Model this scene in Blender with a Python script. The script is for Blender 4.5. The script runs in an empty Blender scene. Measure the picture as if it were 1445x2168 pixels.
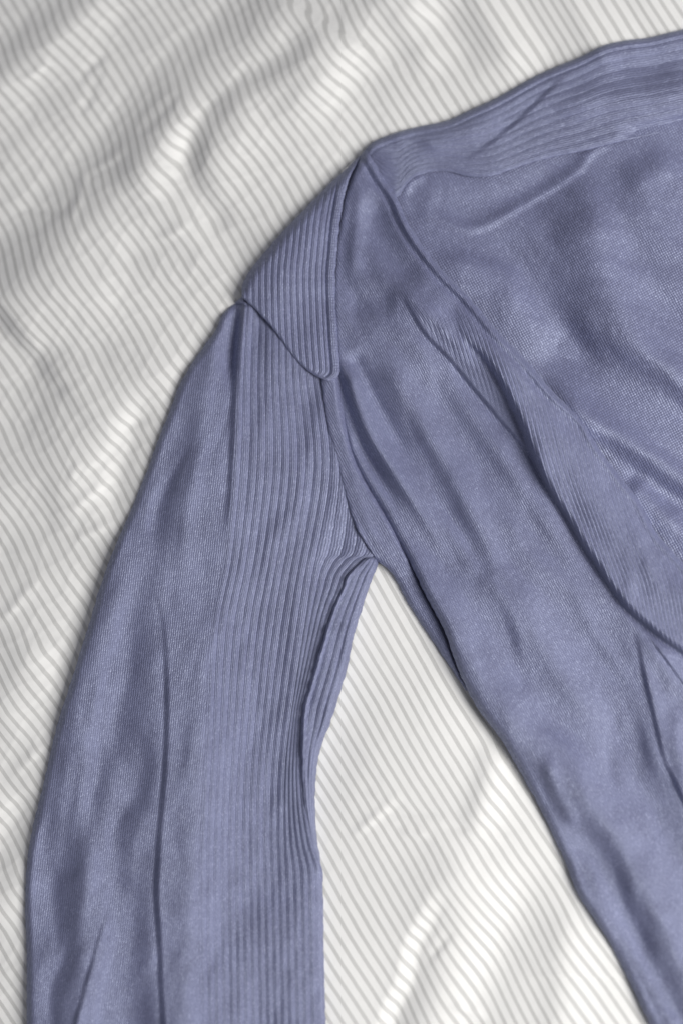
import bpy, math
import numpy as np
from mathutils import Vector, Matrix

# ------------------------------------------------------------------ camera
PW, PH = 1445.0, 2168.0            # drafting frame for the cloth patterns (1 unit = 0.2675 mm on the bed)
LENS, SENS = 50.0, 36.0
DIST = 0.806
scene = bpy.context.scene
cam_d = bpy.data.cameras.new("camera")
cam = bpy.data.objects.new("camera", cam_d)
scene.collection.objects.link(cam)
scene.camera = cam
cam_d.lens = LENS
cam_d.sensor_fit = 'VERTICAL'
cam_d.sensor_height = SENS
cam_d.sensor_width = 24.0
cam_d.clip_start = 0.01
cam_d.clip_end = 50.0
ax, ay = math.radians(5.0), math.radians(11.0)
cdir = Vector((math.sin(ax), -math.sin(ay), math.sqrt(1 - math.sin(ax)**2 - math.sin(ay)**2)))
CAM = cdir * DIST
zc = cdir.normalized()
xc = Vector((0, 1, 0)).cross(zc).normalized()
yc = zc.cross(xc)
cam.matrix_world = Matrix(((xc.x, yc.x, zc.x, CAM.x), (xc.y, yc.y, zc.y, CAM.y), (xc.z, yc.z, zc.z, CAM.z), (0, 0, 0, 1)))
cam_d.dof.use_dof = True
cam_d.dof.focus_distance = DIST - 0.010
cam_d.dof.aperture_fstop = 2.4

# ------------------------------------------------------------------ light: one broad soft window to the right, dim room light
world = bpy.data.worlds.new("World")
scene.world = world
world.use_nodes = True
bg = world.node_tree.nodes["Background"]
bg.inputs[0].default_value = (0.88, 0.89, 1.0, 1)
bg.inputs[1].default_value = 0.22

def area(name, loc, target, size, power, col):
    d = bpy.data.lights.new(name, 'AREA')
    d.shape = 'RECTANGLE'
    d.size, d.size_y = size
    d.energy = power
    d.color = col
    o = bpy.data.objects.new(name, d)
    scene.collection.objects.link(o)
    o.location = loc
    o.rotation_euler = (Vector(target) - Vector(loc)).to_track_quat('-Z', 'Y').to_euler()
    return o
area("window_light", (1.04, -0.40, 1.06), (0.0, -0.03, 0), (0.66, 0.66), 29.0, (1.0, 0.99, 0.97))

scene.view_settings.view_transform = 'Standard'
scene.view_settings.look = 'None'
scene.view_settings.exposure = 0.0
scene.view_settings.gamma = 1.0
scene.view_settings.use_curve_mapping = False

# ------------------------------------------------------------------ numeric helpers
MM = 0.001
K = DIST * SENS / LENS / PH          # metres per drafting unit in the middle of the bed

def to_world(u, v, h):
    """pattern point (u right, v down) lifted h metres above the bed"""
    f = LENS / SENS * PH
    dx, dy = (u - PW / 2) / f, -(v - PH / 2) / f
    D = [xc[i] * dx + yc[i] * dy - zc[i] for i in range(3)]
    s = (h - CAM.z) / D[2]
    return np.stack([CAM.x + D[0] * s, CAM.y + D[1] * s, h], -1)

def hash2(ix, iy, seed):
    n = (ix.astype(np.int64) * 374761393 + iy.astype(np.int64) * 668265263 + seed * 1442695041) & 0x7fffffff
    n = ((n ^ (n >> 13)) * 1274126177) & 0x7fffffff
    n = n ^ (n >> 16)
    return (n & 0xffff) / 65535.0

def noise(x, y, seed=0):
    ix, iy = np.floor(x), np.floor(y)
    fx, fy = x - ix, y - iy
    def g(a, b):
        an = hash2(ix + a, iy + b, seed) * 2 * math.pi
        return np.cos(an) * (fx - a) + np.sin(an) * (fy - b)
    wx = fx**3 * (fx * (fx * 6 - 15) + 10)
    wy = fy**3 * (fy * (fy * 6 - 15) + 10)
    a = g(0, 0) * (1 - wx) + g(1, 0) * wx
    b = g(0, 1) * (1 - wx) + g(1, 1) * wx
    return (a * (1 - wy) + b * wy) * 1.5

def fbm(x, y, seed=0, oct=3):
    r, a = 0, 1.0
    for i in range(oct):
        r = r + a * noise(x, y, seed + i * 17)
        x, y, a = x * 2.03 + 5.1, y * 2.03 + 1.7, a * 0.5
    return r

def sstep(a, b, x):
    t = np.clip((x - a) / (b - a), 0, 1)
    return t * t * (3 - 2 * t)

def spline(pts, n=14):
    p = np.array(pts, float)
    if len(p) < 3:
        return p
    q = np.vstack([2 * p[0] - p[1], p, 2 * p[-1] - p[-2]])
    out = []
    for i in range(1, len(q) - 2):
        t = np.linspace(0, 1, n, endpoint=False)[:, None]
        a, b, c, d = q[i - 1], q[i], q[i + 1], q[i + 2]
        out.append(0.5 * (2 * b + (c - a) * t + (2 * a - 5 * b + 4 * c - d) * t**2 + (3 * b - a - 3 * c + d) * t**3))
    return np.vstack(out + [p[-1:]])

def curve_v(pts):
    """u as a function of v for a line running down the pattern"""
    s = spline(pts)
    return lambda v: np.interp(v, s[:, 1], s[:, 0])

def curve_u(pts):
    s = spline(pts)
    return lambda u: np.interp(u, s[:, 0], s[:, 1])

def pdist(u, v, pts, reach):
    """signed distance to a line (positive on the right when it runs down) and place along it 0..1"""
    s = spline(pts, 5)
    L = np.concatenate([[0], np.cumsum(np.hypot(*np.diff(s, axis=0).T))])
    best = np.full(u.shape, 1e9)
    sd = np.full(u.shape, 1e9)
    al = np.zeros(u.shape)
    m = (u > s[:, 0].min() - reach) & (u < s[:, 0].max() + reach) & (v > s[:, 1].min() - reach) & (v < s[:, 1].max() + reach)
    uu, vv = u[m], v[m]
    bb, ss, aa = best[m], sd[m], al[m]
    for i in range(len(s) - 1):
        ex, ey = s[i + 1] - s[i]
        l2 = ex * ex + ey * ey + 1e-9
        t = np.clip(((uu - s[i, 0]) * ex + (vv - s[i, 1]) * ey) / l2, 0, 1)
        qx, qy = uu - s[i, 0] - t * ex, vv - s[i, 1] - t * ey
        d = np.hypot(qx, qy)
        k = d < bb
        cr = ey * qx - ex * qy
        bb = np.where(k, d, bb)
        ss = np.where(k, np.where(cr >= 0, d, -d), ss)
        aa = np.where(k, (L[i] + t * math.sqrt(l2)) / L[-1], aa)
    best[m], sd[m], al[m] = bb, ss, aa
    return sd, al

def taper(al, a, b):
    r = 1.0
    if a > 0: r = r * sstep(0, a, al)
    if b > 0: r = r * sstep(0, b, 1 - al)
    return r

def ridge(u, v, pts, amp, wl, wr, ta=0.25, tb=0.25):
    d, al = pdist(u, v, pts, 3.2 * max(wl, wr))
    w = np.where(d < 0, wl, wr)
    return amp * np.exp(-np.clip(np.abs(d) / w, 0, 6)**2) * taper(al, ta, tb)

def fold(*a, **k):
    return 1.55 * ridge(*a, **k)

def lap(u, v, pts, amp, e, wr, dip=0.0, wl=20, ta=0.15, tb=0.15):
    """fold whose right side laps over its left side"""
    d, al = pdist(u, v, pts, 7.0 * max(wl, wr))
    far = np.abs(d) > 1e8
    dd = np.clip(d, -500, 500)
    r = amp * sstep(-e * 0.5, e, dd) * np.exp(-(np.maximum(dd - e, 0) / wr)**1.5)
    l = -dip * np.exp(-np.maximum(-dd, 0) / wl) * (1 - sstep(-e * 0.5, e, dd))
    return np.where(far, 0, (r + l) * taper(al, ta, tb))

def crease(u, v, pts, amp, wl, wr, e=6.0, cut=1.6, ta=0.25, tb=0.0):
    """cloth swells towards a line, dips in a thin furrow and laps over on the right"""
    d, al = pdist(u, v, pts, 6.0 * max(wl, wr))
    dd = np.clip(d, -2000, 2000)
    tp = taper(al, ta, tb)
    body = amp * np.exp(-np.where(dd < 0, (dd / wl)**2, (dd / wr)**2))
    body = body + 0.75 * amp * (0.8 + 0.5 * noise(al * 7.0, al * 0 + 1.3, 6)) * sstep(0, e, dd) * np.exp(-(np.maximum(dd, 0) / (0.7 * wr))**2)
    wav = 1 + 0.5 * noise(al * 9.0, al * 0 + 3.3, 5)
    furrow = -cut * wav * np.exp(-np.where(dd < 0, (dd / (e * 1.5))**2, (dd / (e * 0.6))**2))
    return (body + furrow) * tp

def rnd_edge(d, r):
    """0 at a free edge, 1 once r inside it, round in between"""
    t = np.clip(d / r, 0, 1)
    return np.sqrt(np.clip(1 - (1 - t)**2, 0, 1))

# ------------------------------------------------------------------ mesh helpers
def build(name, U, V, Hm, uvs, mat, parent=None):
    nr, nc = U.shape
    co = to_world(U, V, Hm * MM).reshape(-1, 3)
    idx = np.arange(nr * nc).reshape(nr, nc)
    q = np.stack([idx[:-1, :-1], idx[1:, :-1], idx[1:, 1:], idx[:-1, 1:]], -1).reshape(-1, 4)
    me = bpy.data.meshes.new(name)
    me.vertices.add(len(co)); me.vertices.foreach_set("co", co.astype(np.float32).ravel())
    me.loops.add(q.size); me.loops.foreach_set("vertex_index", q.astype(np.int32).ravel())
    me.polygons.add(len(q))
    me.polygons.foreach_set("loop_start", np.arange(0, q.size, 4, dtype=np.int32))
    me.polygons.foreach_set("loop_total", np.full(len(q), 4, np.int32))
    me.update(calc_edges=True)
    me.polygons.foreach_set("use_smooth", np.ones(len(q), bool))
    for nm, a, b in uvs:
        l = me.uv_layers.new(name=nm)
        uv = np.stack([a.ravel(), b.ravel()], -1)[q.ravel()]
        l.data.foreach_set("uv", uv.astype(np.float32).ravel())
    me.materials.append(mat)
    me.update()
    o = bpy.data.objects.new(name, me)
    scene.collection.objects.link(o)
    if parent: o.parent = parent
    return o

def rows(v0, v1, cl, cr, du=2.2, dv=2.0):
    """grid of horizontal rows between two lines that run down the pattern"""
    v = np.arange(v0, v1 + dv, dv)
    l, r = cl(v), cr(v)
    n = int(max(np.max(r - l) / du, 8)) + 1
    t = np.linspace(0, 1, n)
    U = l[:, None] + (r - l)[:, None] * t
    V = np.repeat(v[:, None], n, 1)
    sl, sr = np.gradient(l, dv), np.gradient(r, dv)
    dl = (U - l[:, None]) / np.sqrt(1 + sl**2)[:, None]
    dr = (r[:, None] - U) / np.sqrt(1 + sr**2)[:, None]
    wob = 1.3 * noise(V / 15.0, U / 60.0, 77) + 0.6 * noise(V / 5.0, U / 30.0, 78)      # stitches along a free edge are never quite straight
    U = U + wob * np.exp(-np.minimum(dl, dr) / 9.0)
    return U, V, dl, dr, np.repeat(t[None], len(v), 0)

def cols(u0, u1, ct, cb, du=2.2, dv=2.0):
    u = np.arange(u0, u1 + du, du)
    a, b = ct(u), cb(u)
    n = int(max(np.max(b - a) / dv, 8)) + 1
    t = np.linspace(0, 1, n)[:, None]
    V = a[None] + (b - a)[None] * t
    U = np.repeat(u[None], n, 0)
    dt = (V - a[None]) / np.sqrt(1 + np.gradient(a, du)**2)[None]
    db = (b[None] - V) / np.sqrt(1 + np.gradient(b, du)**2)[None]
    return U, V, dt, db, np.repeat(t, len(u), 1)

# ------------------------------------------------------------------ materials
class NT:
    def __init__(s, name):
        s.m = bpy.data.materials.new(name); s.m.use_nodes = True
        s.t = s.m.node_tree; s.n = s.t.nodes; s.l = s.t.links
        s.b = s.n["Principled BSDF"]
    def node(s, typ, **kw):
        n = s.n.new(typ)
        for k, v in kw.items(): setattr(n, k, v)
        return n
    def put(s, sock, val):
        if isinstance(val, (int, float)): sock.default_value = val
        elif isinstance(val, tuple): sock.default_value = val
        else: s.l.new(val, sock)
    def math(s, op, a, b=None, c=None):
        n = s.node('ShaderNodeMath', operation=op)
        for i, x in enumerate((a, b, c)):
            if x is not None: s.put(n.inputs[i], x)
        return n.outputs[0]
    def mix(s, f, a, b):
        n = s.node('ShaderNodeMix', data_type='RGBA')
        s.put(n.inputs[0], f); s.put(n.inputs[6], a); s.put(n.inputs[7], b)
        return n.outputs[2]
    def uv(s, name):
        u = s.node('ShaderNodeUVMap', uv_map=name)
        x = s.node('ShaderNodeSeparateXYZ'); s.l.new(u.outputs[0], x.inputs[0])
        return u.outputs[0], x.outputs[0], x.outputs[1]
    def noise(s, vec, scale, detail=2.0, rough=0.5):
        n = s.node('ShaderNodeTexNoise'); s.l.new(vec, n.inputs['Vector'])
        n.inputs['Scale'].default_value = scale; n.inputs['Detail'].default_value = detail
        n.inputs['Roughness'].default_value = rough
        return n.outputs[0]
    def ramp(s, f, lo, hi):
        n = s.node('ShaderNodeMapRange', interpolation_type='SMOOTHSTEP')
        s.put(n.inputs[0], f); s.put(n.inputs[1], lo); s.put(n.inputs[2], hi)
        return n.outputs[0]

def knit_material(name, purl=False, bump=0.55):
    """viscose knit; uv map 'knit' counts wales (u) and courses (v)"""
    k = NT(name)
    vec, U, V = k.uv("knit")
    jit = k.math('MULTIPLY', k.math('SUBTRACT', k.noise(vec, 0.35, 2), 0.5), 0.9)
    Uj = k.math('ADD', U, jit)
    fu = k.math('FRACT', Uj)
    au = k.math('ABSOLUTE', k.math('SUBTRACT', fu, 0.5))              # 0 in the middle of a wale, .5 between wales
    slant = k.math('MULTIPLY', au, 0.0 if purl else 1.3)
    fv = k.math('FRACT', k.math('ADD', V, slant))
    av = k.math('ABSOLUTE', k.math('SUBTRACT', fv, 0.5))
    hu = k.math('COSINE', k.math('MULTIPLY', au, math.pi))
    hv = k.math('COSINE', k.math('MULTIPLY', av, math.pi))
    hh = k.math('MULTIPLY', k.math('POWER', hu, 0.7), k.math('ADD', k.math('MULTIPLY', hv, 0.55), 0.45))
    # random heather tone and roughness per stitch; filament sparkle painted in as pale specks
    wn = k.node('ShaderNodeTexWhiteNoise', noise_dimensions='2D')
    cv = k.node('ShaderNodeCombineXYZ')
    k.l.new(k.math('FLOOR', k.math('MULTIPLY', Uj, 2.0)), cv.inputs[0])
    k.l.new(k.math('FLOOR', k.math('ADD', V, slant)), cv.inputs[1])
    k.l.new(cv.outputs[0], wn.inputs['Vector'])
    rnd = wn.outputs[0]
    streak = k.ramp(k.noise(vec, 0.045, 4, 0.65), 0.3, 0.7)
    f = k.math('ADD', k.math('MULTIPLY', rnd, 0.55), k.math('MULTIPLY', streak, 0.45))
    col = k.mix(f, (0.082, 0.081, 0.178, 1), (0.206, 0.218, 0.382, 1))
    col = k.mix(k.math('MULTIPLY', k.math('SUBTRACT', 1.0, hh), 0.75), col, (0.050, 0.044, 0.115, 1))  # shade in the gaps between stitches is put into the colour
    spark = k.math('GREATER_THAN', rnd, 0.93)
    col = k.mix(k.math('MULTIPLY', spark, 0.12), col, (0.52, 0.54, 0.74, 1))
    k.l.new(col, k.b.inputs['Base Color'])
    k.l.new(k.math('SUBTRACT', 0.71, k.math('MULTIPLY', rnd, 0.12)), k.b.inputs['Roughness'])
    k.b.inputs['Specular IOR Level'].default_value = 1.0
    k.b.inputs['IOR'].default_value = 1.95
    k.b.inputs['Specular Tint'].default_value = (0.80, 0.88, 1, 1)
    k.b.inputs['Sheen Weight'].default_value = 0.25
    k.b.inputs['Sheen Roughness'].default_value = 0.4
    k.b.inputs['Sheen Tint'].default_value = (0.75, 0.8, 1, 1)
    bp = k.node('ShaderNodeBump')
    bp.inputs['Strength'].default_value = bump
    bp.inputs['Distance'].default_value = 0.0005
    fz = k.noise(vec, 2.3, 3, 0.7)
    k.l.new(k.math('ADD', hh, k.math('MULTIPLY', fz, 0.45)), bp.inputs['Height'])
    k.l.new(bp.outputs[0], k.b.inputs['Normal'])
    return k.m

def sheet_material():
    k = NT("ticking_stripe_cotton")
    vec, P, Q = k.uv("cloth")                     # P counts stripes, Q runs along them in the same unit
    wob = k.math('MULTIPLY', k.math('SUBTRACT', k.noise(vec, 0.5, 3), 0.5), 0.10)
    fr = k.math('FRACT', k.math('ADD', P, wob))
    d = k.math('ABSOLUTE', k.math('SUBTRACT', fr, 0.5))
    band = k.math('SUBTRACT', 1.0, k.ramp(d, 0.14, 0.23))
    # twill weave: white threads crossing the grey warp
    w1 = k.math('FRACT', k.math('ADD', k.math('MULTIPLY', P, 14.0), k.math('MULTIPLY', Q, 7.0)))
    w2 = k.math('FRACT', k.math('SUBTRACT', k.math('MULTIPLY', P, 14.0), k.math('MULTIPLY', Q, 7.0)))
    wt = k.math('MULTIPLY', k.math('ABSOLUTE', k.math('SUBTRACT', w1, 0.5)), k.math('ABSOLUTE', k.math('SUBTRACT', w2, 0.5)))
    thr = k.ramp(wt, 0.03, 0.14)
    fade = k.noise(vec, 0.12, 2)
    amt = k.math('MULTIPLY', band, k.math('SUBTRACT', 1.0, k.math('MULTIPLY', thr, 0.45)))
    amt = k.math('MULTIPLY', amt, k.math('ADD', 0.72, k.math('MULTIPLY', fade, 0.5)))
    col = k.mix(amt, (0.80, 0.792, 0.77, 1), (0.52, 0.515, 0.497, 1))
    k.l.new(col, k.b.inputs['Base Color'])
    k.b.inputs['Roughness'].default_value = 0.62
    k.b.inputs['Specular IOR Level'].default_value = 0.35
    k.b.inputs['Sheen Weight'].default_value = 0.1
    bp = k.node('ShaderNodeBump')
    bp.inputs['Strength'].default_value = 0.35
    bp.inputs['Distance'].default_value = 0.0004
    hgt = k.math('ADD', k.math('MULTIPLY', wt, 1.6), k.noise(vec, 2.2, 4, 0.65))
    k.l.new(hgt, bp.inputs['Height'])
    k.l.new(bp.outputs[0], k.b.inputs['Normal'])
    return k.m

M_SHEET = sheet_material()
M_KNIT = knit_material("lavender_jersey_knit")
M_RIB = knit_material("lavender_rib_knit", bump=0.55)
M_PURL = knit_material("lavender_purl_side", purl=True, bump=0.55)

# ------------------------------------------------------------------ bed sheet relief (mm)
SA = math.radians(32.0)
def sheet_h(u, v, fine=True):
    h = 3.0 * fbm(u / 420.0, v / 420.0, 3, 2)
    # bed falls away softly past the shoulder
    h -= 9.0 * sstep(0, 900, -(u * 0.75 + v * 0.66) + 900)
    # crumpling: fine creases across the stripes, stronger on the open left part
    a, b = u * math.cos(0.8) - v * math.sin(0.8), u * math.sin(0.8) + v * math.cos(0.8)
    openp = (1.0 if fine else 0.0) * sstep(0, 260, 640 - (u * 0.93 + (v - 900) * 0.36)) * 0.8 + (0.2 if fine else 0.0)
    h += openp * 0.55 * fbm(a / 150.0, b / 90.0, 11, 2)
    cr = 1 - np.abs(noise(a / 120.0 + 3, b / 46.0, 23)) * 2.2
    h += openp * 0.30 * np.clip(cr, 0, 1)**3
    R = lambda *k, **q: ridge(u, v, *k, **q)
    L = lambda *k, **q: lap(u, v, *k, **q)
    # long ridge across the upper left, low on its far side
    h += L([(560, -60), (500, 30), (420, 105), (330, 190), (250, 285), (150, 390), (60, 485), (-80, 600)], 9.0, 90, 210, 3.0, 120, 0.05, 0.05)
    h += L([(190, -60), (110, 15), (45, 70), (-60, 150)], 6.0, 60, 90, 1.0, 60, 0, 0)
    # hollow beside the shoulder
    h += L([(700, 50), (620, 140), (510, 205), (455, 270), (425, 335), (408, 430)][::-1], -5.5, 40, 60, 0, 60, 0.2, 0.2)
    h += R([(430, 190), (360, 270), (330, 350), (345, 430)], 4.5, 60, 50)
    h += R([(930, -60), (800, 60), (690, 150), (560, 260)], 7.0, 110, 60, 0.05, 0.3)
    h += R([(560, 200), (470, 330), (430, 470)], 3.0, 50, 70)
    h += R([(300, 330), (380, 430), (480, 510), (560, 540)], -2.5, 40, 60)
    for i, x in enumerate((840, 930, 1020, 1110, 1220, 1330)):
        h += R([(x - 50, -60), (x, 20), (x + 40, 90), (x + 95, 170)], (3.4, -2.6, 3.2, -2.6, 3.0, -2.0)[i], 30, 34, 0.1, 0.3)
    h += R([(300, -20), (230, 80), (120, 170), (20, 260)], -3.0, 60, 60, 0.2, 0.2)
    h += R([(420, 250), (400, 330), (430, 420), (500, 500)], -3.2, 26, 30)
    h += R([(250, 290), (300, 370), (370, 460), (450, 520)], 2.4, 40, 30)
    h += R([(860, 0), (780, 110), (700, 200)], -3.4, 40, 60, 0.1, 0.3)
    h += R([(240, 560), (330, 520), (420, 560)], -1.8, 30, 40)
    h += R([(0, 640), (120, 610), (260, 640)], 2.0, 40, 50)
    h += R([(40, 760), (150, 730), (260, 760)], -1.8, 34, 40)
    if fine:
        rng = np.random.RandomState(8)
        for i in range(46):
            cx, cy = rng.uniform(-60, 520), rng.uniform(120, 1950)
            if i > 38: cx, cy = rng.uniform(720, 1100), rng.uniform(1500, 2150)
            if cx > 560 - (cy - 560) * 0.38 and i <= 38: continue
            an = rng.choice([-0.75, -0.95, 0.25]) + rng.uniform(-0.3, 0.3)
            ln = rng.uniform(35, 95)
            ex, ey = math.cos(an) * ln, math.sin(an) * ln
            h += ridge(u, v, [(cx - ex, cy - ey), (cx + rng.uniform(-9, 9), cy + rng.uniform(-9, 9)), (cx + ex, cy + ey)], rng.choice([-1, 1]) * rng.uniform(0.5, 1.2), 9, 13, 0.4, 0.4)
    # wrinkles beside the sleeve
    h += R([(330, 800), (275, 930), (245, 1040), (225, 1130)], -3.2, 34, 30)
    h += R([(420, 690), (330, 790), (215, 900), (150, 1010), (95, 1130)], 4.6, 90, 60)
    h += R([(90, 700), (60, 860), (20, 960)], -3.0, 60, 50)
    h += R([(-40, 1180), (60, 1100), (140, 1080)], -2.5, 60, 60)
    h += R([(-30, 1560), (40, 1450), (70, 1330)], 3.6, 60, 50)
    h += R([(70, 1660), (20, 1760), (-30, 1850)], -3.5, 40, 40)
    h += R([(-40, 1960), (30, 1880), (75, 1840)], 3.2, 40, 40)
    h += R([(230, 1180), (165, 1330), (110, 1480)], -2.2, 40, 26)
    # soft folds between sleeve and body
    h += R([(700, 1560), (800, 1600), (930, 1680), (1060, 1800)], 1.6, 150, 120)
    h += L([(935, 1850), (900, 1930), (862, 2000), (848, 2070), (815, 2140), (790, 2240)], -5.0, 30, 55, 0.0, 40, 0.3, 0)
    h += R([(1010, 1760), (965, 1860), (930, 1980), (900, 2110), (880, 2230)], 3.4, 60, 70, 0.3, 0)
    h += R([(1040, 1560), (1036, 1640), (1012, 1730), (995, 1800)], 2.6, 30, 36)
    h += R([(1150, 1800), (1110, 1900), (1060, 2010), (1020, 2120), (990, 2240)], -2.8, 50, 60, 0.3, 0)
    h += R([(1230, 1900), (1200, 2000), (1190, 2120), (1180, 2240)], 2.8, 44, 56, 0.3, 0)
    return h * 0.8

# ------------------------------------------------------------------ bed sheet
us = np.arange(-330, 1776, 4.0); vs = np.arange(-330, 2499, 4.0)
U, V = np.meshgrid(us, vs)
Hs = sheet_h(U, V)
perp = U * math.cos(SA) - V * math.sin(SA)
alng = U * math.sin(SA) + V * math.cos(SA)
P = (perp + 7.0 * fbm(U / 420.0, V / 420.0, 41, 2) + 3.0 * (Hs - 3.0)) / 22.0
sheet = build("bed_sheet", U, V, Hs, [("cloth", P, alng / 22.0)], M_SHEET)
sheet["label"] = "rumpled white bed sheet with thin grey diagonal stripes"
sheet["category"] = "bed sheet"

# ------------------------------------------------------------------ sweater pattern lines
OUT_L = [(530, 600), (513, 626), (488, 648), (468, 672), (456, 700), (437, 726), (411, 763), (396, 786), (377, 823), (359, 872), (336, 928), (318, 980), (295, 1036), (277, 1081), (254, 1133), (228, 1197), (209, 1253), (194, 1305), (171, 1378), (150, 1445), (119, 1544), (93, 1658), (78, 1715), (65, 1777), (57, 1835), (54, 1923), (57, 2026), (57, 2168), (60, 2420)]
RIB_L = [(517, 600), (510, 650), (501, 794), (495, 938), (485, 1077), (471, 1198), (450, 1300), (441, 1404), (436, 1560), (427, 1715), (422, 1871), (425, 2168), (426, 2420)]
RIB_M = [(668, 600), (676, 780), (689, 876), (698, 955), (696, 1025), (682, 1111), (661, 1215), (645, 1319), (625, 1450), (605, 1600), (600, 1750), (605, 1900), (610, 2168), (612, 2420)]
RIB_R = [(750, 600), (775, 780), (800, 1000), (806, 1120), (798, 1170), (770, 1186), (740, 1215), (727, 1246), (706, 1291), (690, 1340), (669, 1414), (649, 1482), (643, 1518), (641, 1611), (643, 1663), (650, 1725), (664, 1790), (681, 1840), (684, 1897), (686, 2026), (689, 2168), (690, 2420)]
OUT_R = [(800, 1168), (800, 1194), (789, 1222), (772, 1270), (751, 1340), (738, 1400), (726, 1445), (700, 1528), (677, 1590), (668, 1653), (667, 1705), (670, 1767), (678, 1819), (683, 1850)]
SEAM_L = [(676, 770), (682, 821), (689, 876), (703, 938), (717, 994), (731, 1049), (748, 1104), (770, 1146), (797, 1186), (829, 1215), (870, 1288), (927, 1375), (968, 1437), (985, 1462)]
FRONT_L = [(772, 316), (735, 380), (712, 460), (700, 540), (698, 640), (702, 740), (711, 800), (716, 845), (727, 904), (743, 963), (771, 1021), (810, 1087), (838, 1139), (866, 1191), (900, 1260), (938, 1333), (972, 1425), (1009, 1499), (1056, 1561), (1087, 1612), (1133, 1695), (1164, 1757), (1195, 1824), (1221, 1891), (1257, 1947), (1293, 2004), (1329, 2076), (1372, 2163), (1500, 2420)]
NECK = [(776, 316), (808, 372), (838, 416), (862, 470), (896, 523), (945, 582), (994, 631), (1052, 700), (1111, 760), (1172, 832), (1232, 889), (1262, 941), (1315, 1013), (1353, 1062), (1390, 1130), (1445, 1192), (1530, 1290), (1640, 1440)]
FRONT_R = NECK + [(1680, 1600), (1690, 1900), (1690, 2420)]
LAP_C = [(850, 615), (861, 648), (900, 711), (945, 757), (991, 813), (1032, 862), (1070, 907), (1107, 949), (1134, 990)]
LAP_B = [(950, 665), (987, 723), (1024, 764), (1058, 817), (1089, 881), (1111, 934), (1134, 987), (1164, 1047), (1198, 1100), (1228, 1153), (1258, 1198), (1296, 1255), (1326, 1292), (1360, 1322), (1398, 1353), (1445, 1386), (1560, 1470)]
BAND_T = [(760, 330), (776, 313), (794, 298), (837, 281), (881, 269), (945, 255), (994, 233), (1052, 206), (1130, 162), (1179, 140), (1228, 120), (1277, 96), (1325, 85), (1374, 79), (1445, 62), (1560, 40), (1740, 10)]
BAND_B = [(760, 334), (776, 334), (808, 392), (838, 418), (867, 382), (901, 366), (945, 363), (994, 374), (1042, 372), (1101, 352), (1160, 335), (1233, 320), (1316, 299), (1374, 286), (1445, 269), (1560, 245), (1740, 215)]
SHO_L = [(776, 316), (743, 347), (688, 399), (636, 451), (584, 506), (532, 569), (515, 600), (511, 626), (522, 638), (549, 664), (584, 704), (618, 752), (646, 780), (674, 799), (690, 806)]
SHO_R = [(778, 316), (757, 342), (735, 389), (720, 465), (713, 534), (709, 586), (711, 655), (715, 724), (719, 780), (714, 798), (702, 806)]

def cl(p): return curve_v(p)

sweater = bpy.data.objects.new("sweater", None)
scene.collection.objects.link(sweater)
sweater["label"] = "lavender ribbed knit sweater spread out on the striped sheet"
sweater["category"] = "sweater"

def knit_uv(u, v, ang=0.0, wale=4.6, course=3.6):
    c, s = math.cos(ang), math.sin(ang)
    return ("knit", (u * c - v * s) / wale, (u * s + v * c) / course)

def rib_profile(x, sharp=0.75):
    """rounded ribs with narrow furrows; x counts ribs"""
    return np.abs(np.cos(math.pi * (x - np.floor(x) - 0.5)))**sharp

def mottle(u, v, seed, ang=0.3, a=0.9, lx=70.0, ly=260.0):
    """broad uneven slack of the knit, drawn out along ang"""
    c, s = math.cos(ang), math.sin(ang)
    x, y = u * c - v * s, u * s + v * c
    x = x + 30 * noise(u / 170.0, v / 170.0, seed + 9)
    y = y + 50 * noise(u / 150.0, v / 150.0, seed + 10)
    return a * fbm(x / lx, y / ly, seed, 2) + 0.28 * noise(x / 30.0, y / 60.0, seed + 5) + 0.08 * noise(u / 11.0, v / 13.0, seed + 6)

# ---- inside of the back, seen through the neck opening (purl side)
neck_v = curve_u(NECK)
U, V, dt, db, T = cols(812, 1730, lambda u: curve_u(BAND_B)(u) - 26, lambda u: np.maximum(neck_v(u) + 34, curve_u(BAND_B)(u) + 10))
h = sheet_h(U, V, False) + 4.6 + 1.4 * sstep(30, 120, dt) + mottle(U, V, 61, 0.95, 2.3, 110, 240) * sstep(20, 110, dt)
h += fold(U, V, [(1300, 306), (1257, 318), (1228, 352), (1194, 380), (1155, 405), (1091, 440), (1052, 464), (1003, 484), (974, 481), (935, 464), (877, 459)], 0.9, 15, 10, 0.08, 0.25)
h += fold(U, V, [(1240, 330), (1120, 400), (1010, 440), (900, 430)], -1.5, 34, 44, 0.2, 0.1)
h += fold(U, V, [(900, 372), (870, 384), (852, 415)], 0.9, 12, 12)
h += fold(U, V, [(1200, 380), (1250, 500), (1290, 620), (1350, 730), (1470, 830), (1600, 900)], 7.5, 80, 64, 0.2, 0)
h += fold(U, V, [(1090, 560), (1180, 700), (1280, 775), (1371, 826), (1470, 880), (1600, 930)], -3.4, 50, 44, 0.3, 0)
h += fold(U, V, [(1150, 800), (1239, 885), (1353, 950), (1445, 1016), (1600, 1100)], 4.5, 34, 30, 0.2, 0)
h += fold(U, V, [(1230, 905), (1280, 960), (1371, 1022), (1445, 1066), (1600, 1150)], -2.6, 36, 30, 0.2, 0)
h += fold(U, V, [(1330, 1010), (1400, 1090), (1500, 1180), (1600, 1280)], 2.6, 30, 26, 0.1, 0)
h += fold(U, V, [(900, 560), (1000, 570), (1090, 640), (1180, 760)], 2.0, 40, 40)
h += fold(U, V, [(1330, 330), (1400, 480), (1500, 640)], 3.0, 60, 70, 0.2, 0)
h = np.maximum(h, sheet_h(U, V, False) + 1.5)
back = build("back_panel", U, V, h, [knit_uv(U, V, 0.5, 5.2, 5.2)], M_PURL, sweater)
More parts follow.
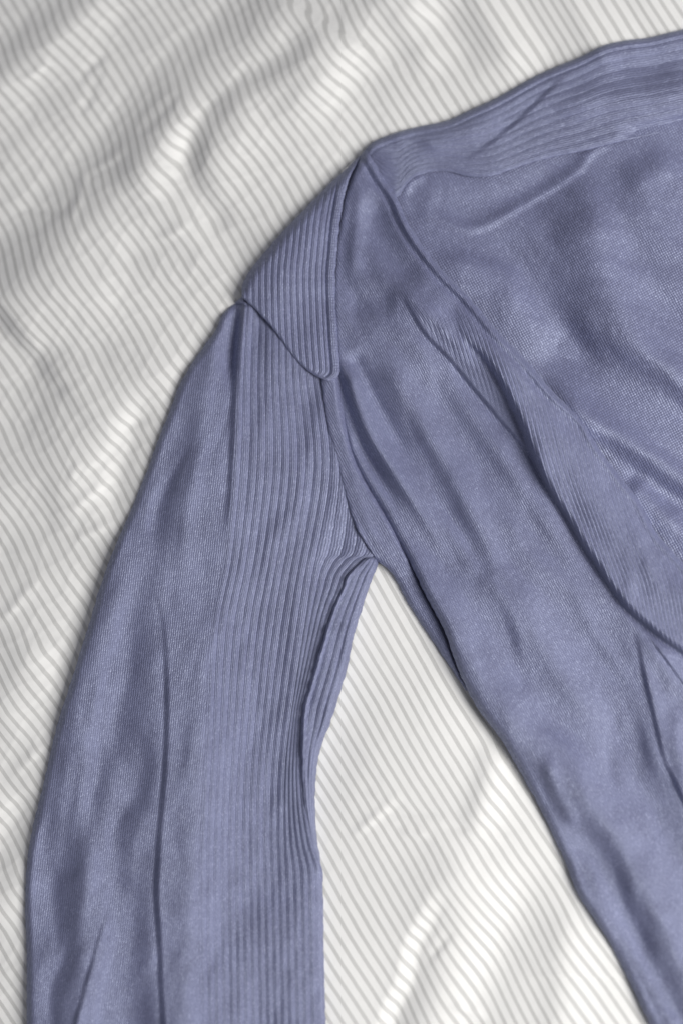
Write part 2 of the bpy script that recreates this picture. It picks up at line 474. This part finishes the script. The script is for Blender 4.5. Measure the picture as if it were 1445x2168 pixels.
back["label"] = "smooth inside of the back seen through the neck opening"

# ---- ribbed band along the back neckline
U, V, dt, db, T = cols(768, 1740, curve_u(BAND_T), curve_u(BAND_B), 2.0, 1.8)
wid = (dt + db)
edge_t, edge_b = rnd_edge(dt, 13), rnd_edge(db, 10)
h = sheet_h(U, V, False) + 0.1 + 7.6 * edge_t * (0.82 + 0.18 * edge_b)
ribc = T * 10.0 + 0.5 * noise(U / 300.0, V / 300.0, 5)
ribm = sstep(12, 20, dt) * sstep(0, 12, db)
h += 0.5 * rib_profile(ribc, 0.7) * ribm * (0.6 + 0.4 * sstep(1000, 1200, U))
h += -0.5 * np.exp(-((dt - 17) / 3.0)**2)
h += lap(U, V, [(1205, 150), (1169, 181), (1081, 264), (1010, 318), (960, 352)], 1.4, 9, 90, 0.4, 30, 0.2, 0.4)
h += fold(U, V, [(1160, 230), (1260, 210), (1360, 205), (1470, 190)], 2.6, 34, 30, 0.3, 0)
h += fold(U, V, [(1270, 130), (1360, 140), (1470, 120)], -1.6, 26, 26, 0.3, 0)
h += fold(U, V, [(860, 320), (960, 290), (1080, 230)], 1.6, 26, 26)
h += fold(U, V, [(1300, 292), (1380, 274), (1480, 250)], -2.6, 10, 14, 0.3, 0)
h += mottle(U, V, 71, 1.2, 1.0, 80, 200)
band = build("neckband", U, V, h, [("knit", T * 44.0, U / 3.6)], M_RIB, sweater)
band["label"] = "ribbed band along the back neckline"

# ---- sleeve: one relief shared by its plain and its ribbed half
CREASE = [(296, 1170), (308, 1215), (330, 1280), (341, 1340), (344, 1400), (346, 1480), (345, 1560), (340, 1653), (332, 1741), (327, 1819), (324, 1897), (330, 1990), (333, 2078), (338, 2168), (345, 2420)]
bl, bm, br = cl(RIB_L), cl(RIB_M), cl(RIB_R)
def sleeve_relief(U, V):
    vv = V[:, 0]
    ol = cl(OUT_L)(vv)
    dl = (U - ol[:, None]) / np.sqrt(1 + np.gradient(ol, vv[1] - vv[0])**2)[:, None]
    h = sheet_h(U, V, False) + 0.1 + 7.0 * rnd_edge(dl, 16)
    h += 2.6 * np.exp(-((dl - 110) / 80.0)**2) * sstep(640, 900, V)
    h += crease(U, V, CREASE, 5.4, 40, 110, 15.0, 0.2, 0.4, 0)
    h += crease(U, V, [(246, 1860), (228, 1912), (208, 1970), (187, 2042), (166, 2120), (150, 2180), (110, 2400)], 3.4, 34, 60, 13.0, 0.2, 0.4, 0)
    h += fold(U, V, [(508, 640), (499, 690), (491, 750), (486, 840)], -3.6, 18, 10, 0.02, 0.5)
    h += fold(U, V, [(512, 640), (507, 720), (502, 810), (497, 930), (488, 1070), (470, 1200)], 1.6, 8, 22, 0.02, 0.4)
    h += fold(U, V, [(470, 690), (440, 800), (410, 960), (370, 1130)], 1.8, 30, 34)
    h += fold(U, V, [(420, 830), (370, 960), (330, 1090), (300, 1190)], -1.6, 26, 28)
    h += fold(U, V, [(300, 1060), (255, 1200), (220, 1330), (190, 1500), (150, 1640)], 2.0, 44, 34)
    h += fold(U, V, [(285, 1240), (262, 1400), (235, 1560), (215, 1700), (190, 1850)], -2.2, 34, 34)
    h += fold(U, V, [(240, 1560), (222, 1700), (190, 1830), (170, 1960), (150, 2090)], 2.4, 30, 34)
    h += fold(U, V, [(120, 1640), (105, 1760), (110, 1900), (120, 2040)], -1.5, 26, 28)
    h += fold(U, V, [(300, 1690), (275, 1790), (250, 1880)], 1.6, 30, 24)
    h += fold(U, V, [(400, 1200), (425, 1350), (430, 1500), (425, 1700), (410, 1900), (420, 2150), (430, 2400)], 3.0, 50, 60, 0.2, 0)
    # ribbed side hollows out, then climbs to the stuffed underarm seam
    h += fold(U, V, [(610, 1100), (585, 1300), (560, 1500), (555, 1700), (570, 1850), (600, 2000)], -2.2, 50, 46)
    rr = br(V) - U
    h += 3.4 * np.exp(-(np.clip(rr, 0, 400) / 42.0)**2) * sstep(1240, 1420, V) * (1 - sstep(1780, 1880, V))
    h += fold(U, V, [(640, 1820), (625, 1950), (620, 2100), (620, 2300)], 0.8, 50, 50, 0.3, 0)
    h -= 7.0 * (1 - rnd_edge(rr, 20)) * sstep(1830, 1870, V)
    h += mottle(U, V, 81, -0.2, 1.7, 80, 280)
    return h

U, V, dl, dr, T = rows(606, 2400, cl(OUT_L), lambda v: bl(v) + 24)
h = sleeve_relief(U, V) - 1.6 * sstep(0, 22, 24 - dr)
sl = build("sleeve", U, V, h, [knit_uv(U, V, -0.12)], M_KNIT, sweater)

U, V, dl, dr, T = rows(640, 2400, bl, br, 1.7, 2.0)
ul, um, ur = bl(V), bm(V), br(V)
ribx = np.where(U < um, 12.0 * (U - ul) / (um - ul), 12.0 + 5.0 * (U - um) / np.maximum(ur - um, 1))
low = sstep(1250, 1550, V)
h = sleeve_relief(U, V) + 0.1
amp = (0.78 - 0.12 * low) * (0.9 + 0.2 * noise(U / 120.0, V / 200.0, 15))
h += amp * (rib_profile(ribx, 0.7) - 0.35) * sstep(0, 9, dl)
h += 0.14 * (rib_profile(ribx * 2 + 0.5, 1.0) - 0.5) * low * sstep(0, 9, dl)
h -= 6.0 * sstep(8, 26, U - cl(SEAM_L)(V)) * (1 - sstep(1150, 1186, V))       # goes under the armhole seam
rp = build("ribbed_sleeve_panel", U, V, h, [("knit", ribx * 4.0, V / 3.6)], M_RIB, sweater)
rp["label"] = "ribbed inner half of the sleeve"

# ---- underarm edge of the sleeve, folded up along its seam
U, V, dl, dr, T = rows(1172, 1850, lambda v: np.minimum(br(v) - 3, cl(OUT_R)(v) - 1), cl(OUT_R), 1.6, 2.0)
w = (dl + dr)
er, el = rnd_edge(dr, 16), rnd_edge(dl, 6)
wide = sstep(4, 26, w)
h = sheet_h(U, V, False) + 0.1 + (7.3 + 3.1 * sstep(1240, 1420, V)) * er * (0.86 + 0.14 * el) * (0.6 + 0.4 * wide)
h += 1.5 * np.exp(-((dl - 5) / 5.0)**2) * wide * (1 + 0.7 * noise(U / 30.0, V / 17.0, 3))
h += 0.9 * rib_profile(T * 4.0 + 0.3, 0.7) * wide
h += 1.0 * noise(U / 40.0, V / 90.0, 9) * wide
ue = build("underarm_fold", U, V, h, [("knit", T * 18.0, V / 3.6)], M_RIB, sweater)

# ---- armhole and side seam strip
U, V, dl, dr, T = rows(772, 1462, cl(SEAM_L), lambda v: np.maximum(cl(FRONT_L)(v) + 14, cl(SEAM_L)(v) + 3), 1.6, 2.0)
under = sstep(1120, 1260, V)
h = sheet_h(U, V, False) + (7.6 + 1.5 * rnd_edge(dl, 12)) * (1 - under) + under * (0.1 + 5.6 * rnd_edge(dl, 16))
h += 0.8 * np.exp(-((dl - 24) / 10.0)**2) * (1 - under)
h += 0.22 * noise(U / 22.0, V / 40.0, 33) + 0.10 * noise(U / 8.0, V / 12.0, 35)
h += fold(U, V, [(748, 1100), (772, 1150), (800, 1190)], 1.0, 6, 6)
h -= 5.0 * (1 - sstep(2, 20, dr))
seam = build("armhole_seam", U, V, h, [knit_uv(U, V, 0.5)], M_KNIT, sweater)

# ---- front of the body with its rolled neckline fold
U, V, dl, dr, T = rows(318, 2360, cl(FRONT_L), cl(FRONT_R), 1.8, 2.0)
h = sheet_h(U, V, False) + 2.0 + (5.0 + 3.2 * (1 - sstep(1250, 1450, V))) * rnd_edge(dl, 20) 
h -= 2.0 * (1 - rnd_edge(dl, 20)) * sstep(1400, 1470, V)
dB, aB = pdist(U, V, LAP_B, 2000)
dC, aC = pdist(U, V, LAP_C, 700)
inroll = np.where(np.abs(dB) < 1e8, sstep(0, 8, dB), 0) * sstep(640, 760, V)
# edge finish along the neckline: bright rolled rim and a furrow inside it
h -= 5.0 * (1 - rnd_edge(dr, 13)) * sstep(318, 420, V)
h += (0.9 + 0.9 * sstep(700, 850, V)) * np.exp(-((dr - 9) / 6.0)**2) - 1.5 * np.exp(-((dr - 21) / 6.0)**2) * (1 - sstep(800, 900, V))
# the lap under the roll, then the roll
h += lap(U, V, LAP_C, 2.0, 8, 90, 0.8, 30, 0.16, 0)
h += lap(U, V, LAP_B, 7.6, 16, 120, -0.8, 50, 0.2, 0)
h += fold(U, V, LAP_B, -1.4, 7, 4, 0.2, 0)
h += fold(U, V, [(960, 640), (1040, 740), (1110, 840), (1180, 940), (1240, 1040), (1310, 1130), (1400, 1230), (1500, 1320)], 3.4, 46, 44, 0.1, 0)
# fine wales that show on the roll
phase = (U * 0.955 - V * 0.30 + 12 * noise(U / 230.0, V / 190.0, 51)) / 8.4
onroll = np.where(np.abs(dC) < 1e8, sstep(0, 10, dC), 0) * sstep(640, 740, V) * (1 - sstep(1190, 1300, V - (U - 1445) * 1.0))
onroll = np.maximum(onroll * (dB > -140), inroll * (dr < 330) * (V < 1400))
h += 0.55 * rib_profile(phase, 0.8) * onroll * sstep(8, 30, dr)
# yoke climbs towards the neckline
h += 8.0 * sstep(10, 200, dl) * sstep(360, 470, V) * (1 - sstep(640, 900, V))
h += fold(U, V, [(765, 370), (760, 430), (752, 520), (745, 600)], 1.6, 16, 22)
h += fold(U, V, [(790, 400), (800, 480), (850, 560), (900, 610)], -2.6, 34, 34)
h += fold(U, V, [(725, 600), (790, 590), (850, 600), (900, 640)], 0.7, 24, 24)
h += fold(U, V, [(730, 650), (790, 640), (840, 640)], -1.2, 30, 30)
h += fold(U, V, [(820, 600), (880, 640), (940, 700), (1000, 780)], 1.6, 16, 24)
# fans of soft folds from the armhole
h += fold(U, V, [(722, 780), (735, 860), (762, 940), (800, 1010), (850, 1090)], -3.0, 14, 14, 0.1, 0.4)
h += fold(U, V, [(726, 760), (752, 850), (790, 930), (840, 1010), (900, 1100), (970, 1220)], 2.6, 14, 20, 0.1, 0.4)
h += fold(U, V, [(740, 740), (790, 840), (840, 930), (900, 1030)], -2.2, 18, 18, 0.1, 0.4)
h += fold(U, V, [(790, 720), (850, 830), (920, 950), (990, 1070), (1060, 1200)], 2.8, 26, 30, 0.2, 0.3)
h += fold(U, V, [(880, 770), (950, 880), (1020, 1000), (1090, 1120)], -1.8, 36, 40, 0.25, 0.35)
h += fold(U, V, [(930, 800), (1010, 900), (1090, 1010), (1170, 1130), (1260, 1260)], 1.6, 22, 26, 0.2, 0.3)
h += fold(U, V, [(850, 1120), (906, 1225), (965, 1340), (1030, 1447), (1100, 1540), (1164, 1612), (1267, 1715), (1344, 1844), (1420, 2000), (1500, 2200)], 5.0, 50, 54, 0.2, 0)
h += fold(U, V, [(880, 1110), (960, 1220), (1040, 1350), (1120, 1470), (1200, 1580)], -1.8, 40, 46, 0.25, 0.35)
h += fold(U, V, [(1000, 1150), (1090, 1290), (1170, 1400), (1250, 1530), (1330, 1660)], 2.2, 40, 40, 0.2, 0.3)
h += fold(U, V, [(1140, 1200), (1220, 1330), (1290, 1480), (1340, 1620), (1400, 1760)], -2.6, 54, 54, 0.25, 0.35)
h += fold(U, V, [(1190, 1700), (1260, 1800), (1310, 1920), (1380, 2060), (1460, 2200)], -2.2, 36, 40, 0.3, 0)
h += fold(U, V, [(1230, 1780), (1275, 1900), (1340, 2020), (1420, 2160)], 1.8, 18, 20, 0.3, 0)
h += fold(U, V, [(1150, 1590), (1180, 1680), (1225, 1760)], 1.5, 16, 18)
# pleats at the lower right
h += crease(U, V, [(1326, 1285), (1336, 1320), (1346, 1380), (1360, 1447), (1375, 1509), (1396, 1602), (1422, 1659), (1447, 1715), (1500, 1830), (1560, 1980)], 3.2, 34, 60, 13.0, 0.3, 0.25, 0.2)
h += crease(U, V, [(1350, 1330), (1374, 1358), (1411, 1406), (1445, 1453), (1500, 1530), (1580, 1650)], 2.4, 28, 60, 7.0, 0.2, 0.2, 0.2)
h += fold(U, V, [(1430, 1480), (1440, 1600), (1470, 1720)], 2.0, 20, 26)
h += mottle(U, V, 101, 0.52, 2.0, 88, 250)
w1, c1 = (U * 0.88 - V * 0.47) / 4.6, (U * 0.47 + V * 0.88) / 3.6
wa = w1 + (phase * 2.0 - 55.8 - w1) * onroll
co_ = c1 + ((U * 0.37 + V * 0.93) / 3.8 - 4.8 - c1) * onroll
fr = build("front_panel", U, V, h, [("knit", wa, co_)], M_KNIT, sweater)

# ---- ribbed shoulder band laid over the top of the sleeve
U, V, dl, dr, T = rows(318, 806, cl(SHO_L), cl(SHO_R), 1.6, 1.6)
top = 1 - sstep(600, 632, V)                      # outer edge faces the sheet, lower edge lies on the sleeve
el, er = rnd_edge(dl, 24), rnd_edge(dl, 6)
h = sheet_h(U, V, False) + top * (0.1 + 11.2 * el) + (1 - top) * (9.2 + 1.2 * er)
rx = (dr - 16) / 13.6 + 0.5 * (806 - V) / 490.0 * (dr / 150.0)
rib = sstep(18, 24, dr)
h += 0.82 * (rib_profile(rx, 0.7) - 0.3) * rib * sstep(1, 7, dl)
h += -0.7 * np.exp(-((dr - 20) / 3.0)**2) * sstep(360, 420, V)
roll = np.clip(1 - ((dr - 9.5) / 10.0)**2, 0, 1)**0.5
h += np.where(dr < 20, 1.1 * roll - 1.0 * (1 - rnd_edge(dr, 7)), 0)
h += np.where(dr < 19, 0.16 * np.sin(V / 6.0 * 2 * math.pi), 0)
h += fold(U, V, [(700, 420), (640, 520), (590, 620), (600, 700)], 1.4, 40, 40)
h += -3.0 * (1 - sstep(318, 345, V)) + 0.7 * noise(U / 60.0, V / 120.0, 7)
sb = build("shoulder_band", U, V, h, [("knit", rx * 3.0, V / 3.6)], M_RIB, sweater)
sb["label"] = "ribbed band folded over the shoulder with a rolled edge"
